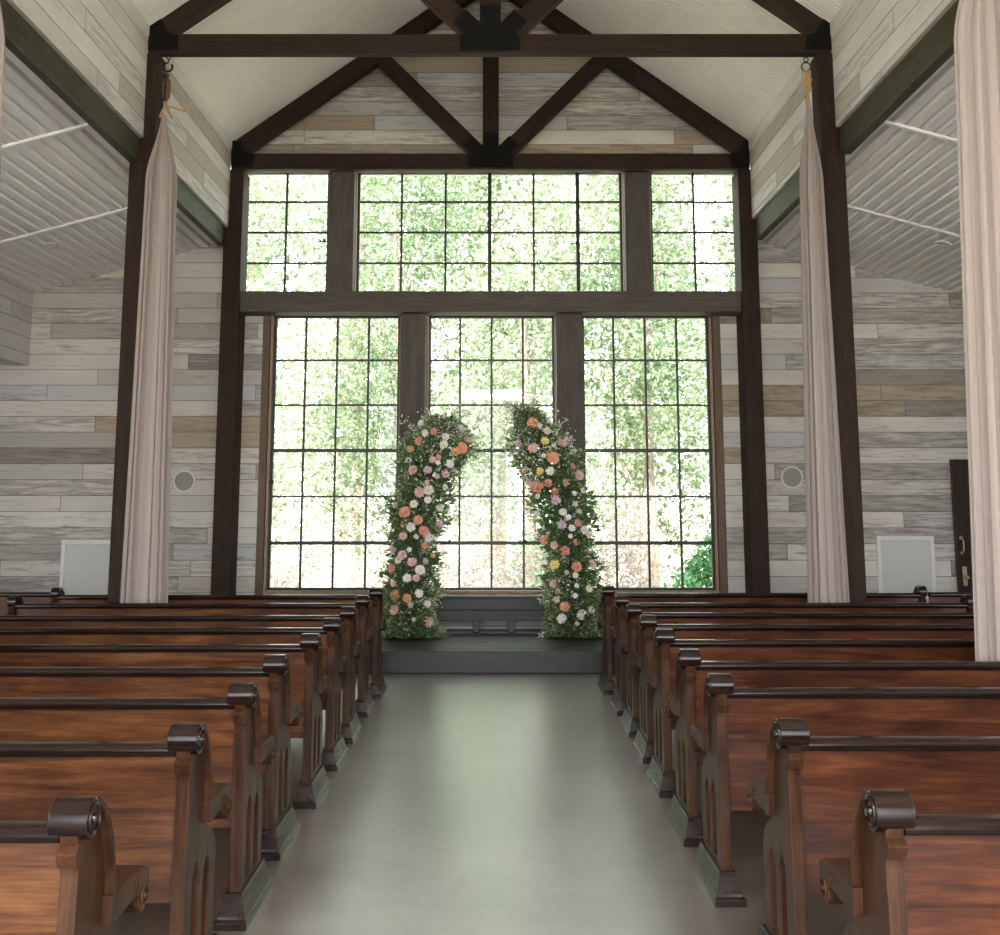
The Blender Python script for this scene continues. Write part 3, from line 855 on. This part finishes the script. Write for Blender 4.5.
def np_mesh(name, V, Fq, mat):
    me = bpy.data.meshes.new(name); k = Fq.shape[1]
    me.vertices.add(len(V)); me.vertices.foreach_set('co', V.astype(np.float32).ravel())
    me.loops.add(len(Fq)*k); me.loops.foreach_set('vertex_index', Fq.astype(np.int32).ravel())
    me.polygons.add(len(Fq)); me.polygons.foreach_set('loop_start', np.arange(0, len(Fq)*k, k, dtype=np.int32))
    me.update(calc_edges=True); me.validate()
    me.materials.append(mat)
    return me

def blossom(name, r, layers, mat, mat2, parent, loc, face):
    """rose-like head: rings of cupped petals round a small heart, looking along `face`"""
    mb = MB()
    rings = layers
    for li in range(rings):
        t = li/max(1, rings-1); npet = 5+li*2
        tilt = math.radians(70-62*t); R0 = r*(.10+.22*t); L = r*(.45+.62*t)
        for k in range(npet):
            a = 2*math.pi*(k+.5*li)/npet+random.uniform(-.12, .12)
            ca, sa = math.cos(a), math.sin(a); wd = L*.95*math.sin(math.pi/npet)*1.9
            vs = []
            for (q, wk, lift) in ((0, .35, 0), (.45, 1.0, .0), (.85, .95, .10), (1.05, .45, .12)):
                tt = tilt*(1-.35*q)
                rad = R0+math.cos(tt)*L*q; hgt = math.sin(tt)*L*q-r*.12*t
                for m_ in (-1, 0, 1):
                    off = wd/2*wk*m_; up = .08*L*abs(m_)
                    vs.append((ca*rad-sa*off, sa*rad+ca*off, hgt+up))
            fs = []
            for j in range(3):
                for i in range(2): fs.append((3*j+i, 3*j+i+1, 3*j+i+4, 3*j+i+3))
            mb.add(vs, fs)
    # heart
    mb.cyl((0, 0, 0), (0, 0, r*.28), r*.20, r*.10, n=8, mi=1)
    me = bpy.data.meshes.new(name); me.from_pydata(mb.v, [], mb.f); me.materials.append(mat); me.materials.append(mat2)
    me.polygons.foreach_set('material_index', mb.mi); me.polygons.foreach_set('use_smooth', [True]*len(me.polygons))
    o = bpy.data.objects.new(name, me); COL.objects.link(o); o.parent = parent
    o.location = loc; o.rotation_mode = 'QUATERNION'; o.rotation_quaternion = Vector((0, 0, 1)).rotation_difference(Vector(face))
    return o

def pillar(name, base, path, lab, seed, hero):
    """path = [(x, z, halfwidth)] relative to base"""
    global RNG
    RNG = np.random.default_rng(seed); random.seed(seed)
    root = empty(name, base)
    P = np.array(path); zz_ = P[:, 1]
    def axis(z): return np.interp(z, zz_, P[:, 0]), np.interp(z, zz_, P[:, 2])
    # support stem
    MB().tube([(x, 0, z) for x, z, _ in path], .035, 8).build('stand', STEM, root)
    def cloud(n_, fill0, fill1, zlo=0.0, zhi=1.0):
        zt = zz_[-1]
        z = RNG.uniform(zlo*zt, zhi*zt, n_); cx, hw = axis(z)
        a = RNG.uniform(0, 2*np.pi, n_); rr = np.sqrt(RNG.uniform(fill0**2, fill1**2, n_))
        lump = .95+.20*np.sin(z*9+a*2+seed)+.16*np.sin(z*17-a*3)
        x = cx+np.cos(a)*rr*hw*lump; y = np.sin(a)*rr*hw*.62*lump
        c = np.stack([x, y, np.maximum(z+RNG.normal(0, .02, n_), .015)], 1)
        dr_ = np.stack([np.cos(a), np.sin(a)*.8-.25, RNG.uniform(-.3, .6, n_)], 1)+RNG.normal(0, .35, (n_, 3))
        return c, dr_
    c, d = cloud(5200, .12, .92); s = RNG.uniform(.04, .095, len(c))
    V, Fq = quads(c, d, s, .42); o = bpy.data.objects.new('foliage', np_mesh('foliage', V, Fq, LEAF_D)); COL.objects.link(o); o.parent = root; o['kind'] = 'stuff'
    c, d = cloud(4200, .55, 1.14); s = RNG.uniform(.02, .05, len(c))
    c2, d2 = cloud(3000, .45, 1.12, 0, .22); c = np.concatenate([c, c2]); d = np.concatenate([d, d2]); s = np.concatenate([s, RNG.uniform(.018, .04, len(c2))])
    V, Fq = quads(c, d, s, .38); o = bpy.data.objects.new('sprigs', np_mesh('sprigs', V, Fq, LEAF_S)); COL.objects.link(o); o.parent = root; o['kind'] = 'stuff'
    sc, sd2 = [], []
    cs_, ds_ = cloud(44, .8, 1.0); cs2, ds2 = cloud(16, .7, 1.0, .86, 1.0)
    cs_ = np.concatenate([cs_, cs2]); ds_ = np.concatenate([ds_, ds2])
    tips = []
    for p, q in zip(cs_, ds_):
        if p[2] < .2: continue
        q = q/np.linalg.norm(q); q[2] = abs(q[2])*.8+.35; q[1] *= .5; q /= np.linalg.norm(q); Ls = RNG.uniform(.10, .21)
        for k in range(9):
            b_ = p+q*Ls*(k/8); sc.append(b_); sd2.append(q*.6+RNG.normal(0, .6, 3))
        tips.append(p+q*Ls)
    V, Fq = quads(np.array(sc), np.array(sd2), RNG.uniform(.022, .05, len(sc)), .4); o = bpy.data.objects.new('sprays', np_mesh('sprays', V, Fq, LEAF_S)); COL.objects.link(o); o.parent = root; o['kind'] = 'stuff'
    # tiny white filler flowers in loose clusters
    cc, dd = cloud(330, .75, 1.16); cc2, dd2 = cloud(110, .8, 1.2, .75, 1.0); cc = np.concatenate([cc, cc2, np.array(tips)])
    pts = (cc[:, None, :]+RNG.normal(0, .028, (len(cc), 11, 3))).reshape(-1, 3); pts[:, 2] = np.maximum(pts[:, 2], .02)
    dd = RNG.normal(size=pts.shape); V, Fq = quads(pts, dd, RNG.uniform(.012, .023, len(pts)), .9)
    o = bpy.data.objects.new('filler_flowers', np_mesh('filler_flowers', V, Fq, TINY)); COL.objects.link(o); o.parent = root; o['kind'] = 'stuff'
    # wispy stems sticking out
    m = MB()
    c, d = cloud(46, .8, 1.0)
    for p, q in zip(c, d):
        p = Vector(p); q = Vector(q).normalized(); q.z = abs(q.z)
        if p.z < .25: continue
        m.tube([p, p+q*.07, p+q*.14+Vector((0, 0, .01))], .0022, 4)
    m.build('wisps', STEM, root)['kind'] = 'stuff'
    # named blossoms where the photograph shows the big ones, then smaller ones between
    placed = []
    def put(kind, x, z, r, layers=4):
        cx, hw = axis(z); u = max(-1, min(1, (x-cx)/hw)); y = -hw*.62*math.sqrt(max(.05, 1-u*u))-.02
        f = Vector((u*.7, -1, .25+random.uniform(-.2, .3))).normalized()
        heart = PET['peach'] if kind in ('cream', 'yellow') else PET['coral']
        if kind == 'white': heart = PET['cream']
        blossom({'blush': 'rose', 'peach': 'dahlia', 'coral': 'carnation', 'cream': 'ranunculus', 'white': 'lisianthus', 'yellow': 'lily', 'mauve': 'sweet_pea'}[kind], r, layers, PET[kind], heart, root, (x, y, z), f)
        placed.append((x, z, r))
    for h_ in hero: put(h_[0], h_[1], h_[2], h_[3]*.88, h_[4])
    kinds = ['blush', 'cream', 'white', 'white', 'mauve', 'cream', 'blush', 'peach', 'white', 'coral']
    tries = 0
    while len(placed) < 58 and tries < 4000:
        tries += 1
        z = random.uniform(.10, zz_[-1]*.97); cx, hw = axis(z); x = cx+random.uniform(-.9, .9)*hw; r = random.uniform(.018, .036)
        if z < .3 and random.random() < .5: continue
        if all((x-a)**2+(z-b)**2 > (r+c_)**2*1.5 for a, b, c_ in placed): put(random.choice(kinds), x, z, r, 3)
    tag(root, lab, 'floral arrangement')

bx, bz = -.88, .219; yF = 11.60
def conv(pts, X0, Z0=.219):
    return [(round(x-X0, 3), round(z-Z0, 3), w_) for x, z, w_ in pts]
Lp = conv([(-.875, .225, .29), (-.885, .45, .30), (-.87, .70, .27), (-.865, 1.0, .27), (-.845, 1.3, .28), (-.80, 1.6, .31), (-.73, 1.85, .34), (-.64, 2.08, .37), (-.58, 2.3, .37), (-.56, 2.45, .28), (-.55, 2.57, .12)], -.88)
Rp = conv([(.875, .225, .33), (.885, .45, .31), (.88, .70, .28), (.87, 1.04, .29), (.80, 1.47, .32), (.69, 1.9, .35), (.60, 2.12, .35), (.53, 2.33, .31), (.43, 2.55, .23), (.36, 2.68, .09)], .88)
# centre positions in the arrangement's own frame, from the blossoms seen in the photograph
def fpx(px, py, X0, Y=11.42):
    b = (PY-py)/F; c_, s_ = math.cos(TH), math.sin(TH); dy, dz = c_-b*s_, s_+b*c_
    return ((px-HX)/F*Y/dy-X0, 1.65+dz*Y/dy-.219)
def H(lst, X0): return [(k, *fpx(x, y, X0), r, l) for k, x, y, r, l in lst]
HL = H([('peach', 462, 448, .055, 5), ('peach', 455, 452, .040, 4), ('blush', 420, 492, .050, 4), ('peach', 405, 512, .055, 5), ('cream', 429, 490, .048, 5), ('coral', 418, 520, .045, 4),
        ('coral', 424, 531, .050, 5), ('white', 411, 527, .045, 4), ('white', 428, 537, .050, 4), ('blush', 403, 536, .040, 4), ('blush', 412, 562, .045, 4), ('white', 420, 570, .048, 5),
        ('coral', 391, 569, .040, 4), ('blush', 402, 555, .045, 4), ('peach', 395, 595, .052, 5), ('blush', 394, 610, .045, 4), ('peach', 407, 598, .042, 4), ('white', 407, 578, .040, 4),
        ('blush', 416, 578, .035, 4), ('cream', 444, 445, .040, 4), ('blush', 413, 470, .045, 4), ('mauve', 428, 470, .040, 4), ('white', 408, 461, .040, 4), ('blush', 428, 622, .050, 4),
        ('white', 450, 464, .040, 4), ('blush', 433, 460, .036, 4), ('cream', 414, 504, .040, 4), ('white', 428, 500, .035, 4), ('cream', 398, 560, .036, 4), ('white', 420, 422, .036, 4), ('white', 425, 433, .034, 4),
        ('blush', 468, 438, .04, 4), ('white', 446, 437, .034, 4)], -.88)
HR = H([('peach', 533, 422, .052, 5), ('cream', 547, 430, .042, 4), ('yellow', 545, 441, .040, 4), ('blush', 533, 448, .048, 4), ('peach', 553, 458, .060, 5), ('blush', 563, 441, .052, 4),
        ('yellow', 540, 471, .036, 4), ('white', 550, 471, .040, 4), ('peach', 538, 487, .058, 5), ('coral', 548, 483, .040, 4), ('coral', 555, 491, .034, 4), ('cream', 563, 512, .036, 4),
        ('coral', 578, 523, .036, 4), ('peach', 545, 540, .048, 4), ('coral', 565, 551, .048, 5), ('yellow', 555, 565, .050, 4), ('coral', 577, 567, .048, 4), ('blush', 593, 565, .045, 4),
        ('peach', 565, 607, .048, 5), ('white', 582, 615, .046, 4), ('white', 562, 619, .046, 4), ('cream', 557, 600, .036, 4), ('blush', 580, 475, .048, 4), ('blush', 530, 482, .036, 4),
        ('white', 537, 514, .036, 4), ('white', 585, 530, .040, 4), ('mauve', 556, 500, .046, 4), ('mauve', 562, 525, .040, 4), ('white', 572, 528, .034, 4), ('cream', 590, 535, .036, 4), ('blush', 525, 470, .036, 4)], .88)
pillar('flower_pillar', (-.88, yF, .219), Lp, 'left tall pillar of pink, peach and white flowers leaning towards the window centre', 21, HL)
pillar('flower_pillar', (.88, yF+.05, .219), Rp, 'right tall pillar of pastel flowers with yellow lilies, leaning left over the bench', 34, HR)

# ------------------------------------------------------------------ outside
g = NT('dry_grass_ground')
p_ = g.n('ShaderNodeNewGeometry').outputs['Position']
nz = g.noise(p_, 1.3, 6, .7, .4)
g.col(g.ramp(nz, [(.3, (.20, .22, .10)), (.5, (.42, .38, .28)), (.7, (.62, .56, .48))])); g.rough(.9)
M['ground'] = g.m
gv = []; gf = []; NX, NY = 40, 30
for j in range(NY+1):
    for i in range(NX+1):
        x = -45+90*i/NX; y = 13.2+50*j/NY
        gv.append((x, y, -.45+.25*math.sin(x*.35)*math.sin(y*.3)+max(0, y-24)*.05))
for j in range(NY):
    for i in range(NX): a = j*(NX+1)+i; gf.append((a, a+1, a+NX+2, a+NX+1))
struct(MB().add(gv, gf).build('ground', M['ground'], smooth=True))
struct(MB().box(-40, 40, -40, -2.81, -.5, -.25).build('ground', M['ground']))

BARK = wood_mat('pale_bark', 2, [(.3, (.12, .09, .07)), (.6, (.26, .21, .17)), (.8, (.40, .34, .28))], 2, (.8, .9), .5)
LEAF = {'light': leaf_mat('sunlit_light_green_leaf', (.17, .23, .13), (.38, .45, .29), .40, .45, .8),
        'mid': leaf_mat('mid_green_leaf', (.07, .12, .055), (.24, .31, .17), .40, .45, .8),
        'dark': leaf_mat('deep_shrub_leaf', (.03, .13, .04), (.10, .28, .09), .35, .45, .8),
        'dry': leaf_mat('pale_dry_leaf', (.26, .21, .17), (.56, .49, .43), .35, .6, .8)}
def crown_pts(n_, blobs):
    per = []
    vol = np.array([b[3]*b[4]*b[5] for b in blobs]); cnt = np.maximum(20, (n_*vol/vol.sum()).astype(int))
    for (cx, cy, cz, rx, ry, rz), k in zip(blobs, cnt):
        v = RNG.normal(size=(k, 3)); v /= np.linalg.norm(v, axis=1, keepdims=True)
        r = RNG.uniform(.45, 1.0, (k, 1))**.6
        lump = 1+.22*np.sin(v[:, :1]*5+cx)*np.sin(v[:, 2:]*6+cy)
        per.append(np.array([[cx, cy, cz]])+v*r*lump*np.array([[rx, ry, rz]]))
    return np.concatenate(per)
def tree(x, y, h, kind, lab, group, n_, leaf, spread, seed, low=.3, trunk=True):
    global RNG
    RNG = np.random.default_rng(seed); rnd = random.Random(seed)
    zg = -.45+max(0, y-24)*.05
    root = empty('leafy_tree' if trunk else 'leafy_shrub', (x, y, zg))
    blobs = []
    nb = 13 if trunk else 6
    for i in range(nb):
        zc = h*(low+(.95-low)*(i+.5)/nb)
        k = 1.0 if not trunk else (1-.45*abs((i+.5)/nb-.4)/.6)
        blobs.append((rnd.uniform(-.65, .65)*spread*k, rnd.uniform(-.5, .5)*spread*k, zc, spread*rnd.uniform(.35, .55), spread*rnd.uniform(.35, .5), h/nb*rnd.uniform(1.1, 1.9)))
    pts = crown_pts(n_, blobs); pts[:, 2] = np.maximum(pts[:, 2], .05)
    d = RNG.normal(size=pts.shape); d[:, 2] -= .3
    V, Fq = quads(pts, d, RNG.uniform(.6, 1.3, len(pts))*leaf, .55)
    o = bpy.data.objects.new('crown', np_mesh('crown', V, Fq, LEAF[kind])); COL.objects.link(o); o.parent = root; o['kind'] = 'stuff'
    if trunk:
        top = h*.8; m = MB(); k = []
        for j in range(7): t_ = j/6; k.append((math.sin(t_*3+seed)*.15*t_, math.cos(t_*2+seed)*.1*t_, -.1+top*t_))
        m.tube(k, [.14*(1-.75*j/6) for j in range(7)], 8)
        m.build('trunk', BARK, root, smooth=True)
        bm_ = MB()
        for b_ in blobs[::2]:
            z0 = b_[2]*.62; t_ = (z0+.1)/top
            bm_.tube([(math.sin(t_*3+seed)*.15*t_, math.cos(t_*2+seed)*.1*t_, z0), (b_[0]*.6, b_[1]*.6, (z0+b_[2])/2+.1), (b_[0], b_[1], b_[2])], [.045, .03, .012], 6)
        bm_.build('branches', BARK, root, smooth=True)
    tag(root, lab, 'tree' if trunk else 'shrub', group)

TL = {'light': 'tall pale green leafy tree in the sunlit wood outside the grid windows', 'mid': 'tall darker green leafy tree in the sunlit wood outside the grid windows'}
TG = 'trees outside the windows, '
sd_ = 100
for (x, y, h, kind, n_, sp) in [(-4.6, 19.0, 9.5, 'light', 5200, 2.0), (-1.9, 21.5, 10.5, 'mid', 5200, 2.1), (.7, 19.5, 9.0, 'light', 5000, 1.9), (3.1, 20.5, 10.0, 'mid', 5200, 2.1), (5.4, 19.2, 9.5, 'light', 4600, 2.0),
                               (-7.0, 25.0, 12.5, 'mid', 5200, 2.6), (-3.4, 26.5, 13.0, 'light', 5600, 2.6), (.2, 25.5, 12.5, 'mid', 5600, 2.6), (3.6, 27.0, 13.2, 'light', 5600, 2.6), (7.0, 25.5, 12.5, 'mid', 5200, 2.6),
                               (-9.0, 32, 16, 'light', 4800, 3.3), (-4.6, 33, 16, 'mid', 4800, 3.3), (0, 32, 16, 'light', 4800, 3.3), (4.6, 33, 16, 'mid', 4800, 3.3), (9.2, 32, 16, 'light', 4800, 3.3)]:
    sd_ += 1
    tree(x, y, h, kind, TL[kind], TG+kind, int(n_*(1.5 if y < 24 else 1.4)), .115 if y < 24 else (.165 if y < 30 else .22), sp, sd_, .16)
for i, (x, y, h, sp) in enumerate([(-3.6, 16.4, 1.5, 1.0), (-1.6, 17.2, 1.7, 1.1), (.5, 16.6, 1.5, 1.0), (2.2, 17.0, 1.7, 1.0), (-5.2, 18.0, 2.0, 1.2), (4.4, 18.4, 1.9, 1.1), (-.6, 19.0, 2.1, 1.2), (1.9, 19.2, 2.1, 1.2), (-2.8, 19.3, 2.1, 1.2)]):
    sd_ += 1
    tree(x, y, h, 'dry', 'pale dry brush growing low outside the lower windows', 'pale brush outside the windows', 2600, .07, sp, sd_, .1, trunk=False)
tree(3.15, 15.6, 1.55, 'dark', 'deep green shrub outside the bottom right corner of the windows', None, 2600, .09, .75, 300, .1, trunk=False)
tree(.75, 18.0, 1.9, 'dark', 'small deep green bush outside, low behind the right flower pillar', None, 1400, .08, .5, 301, .1, trunk=False)
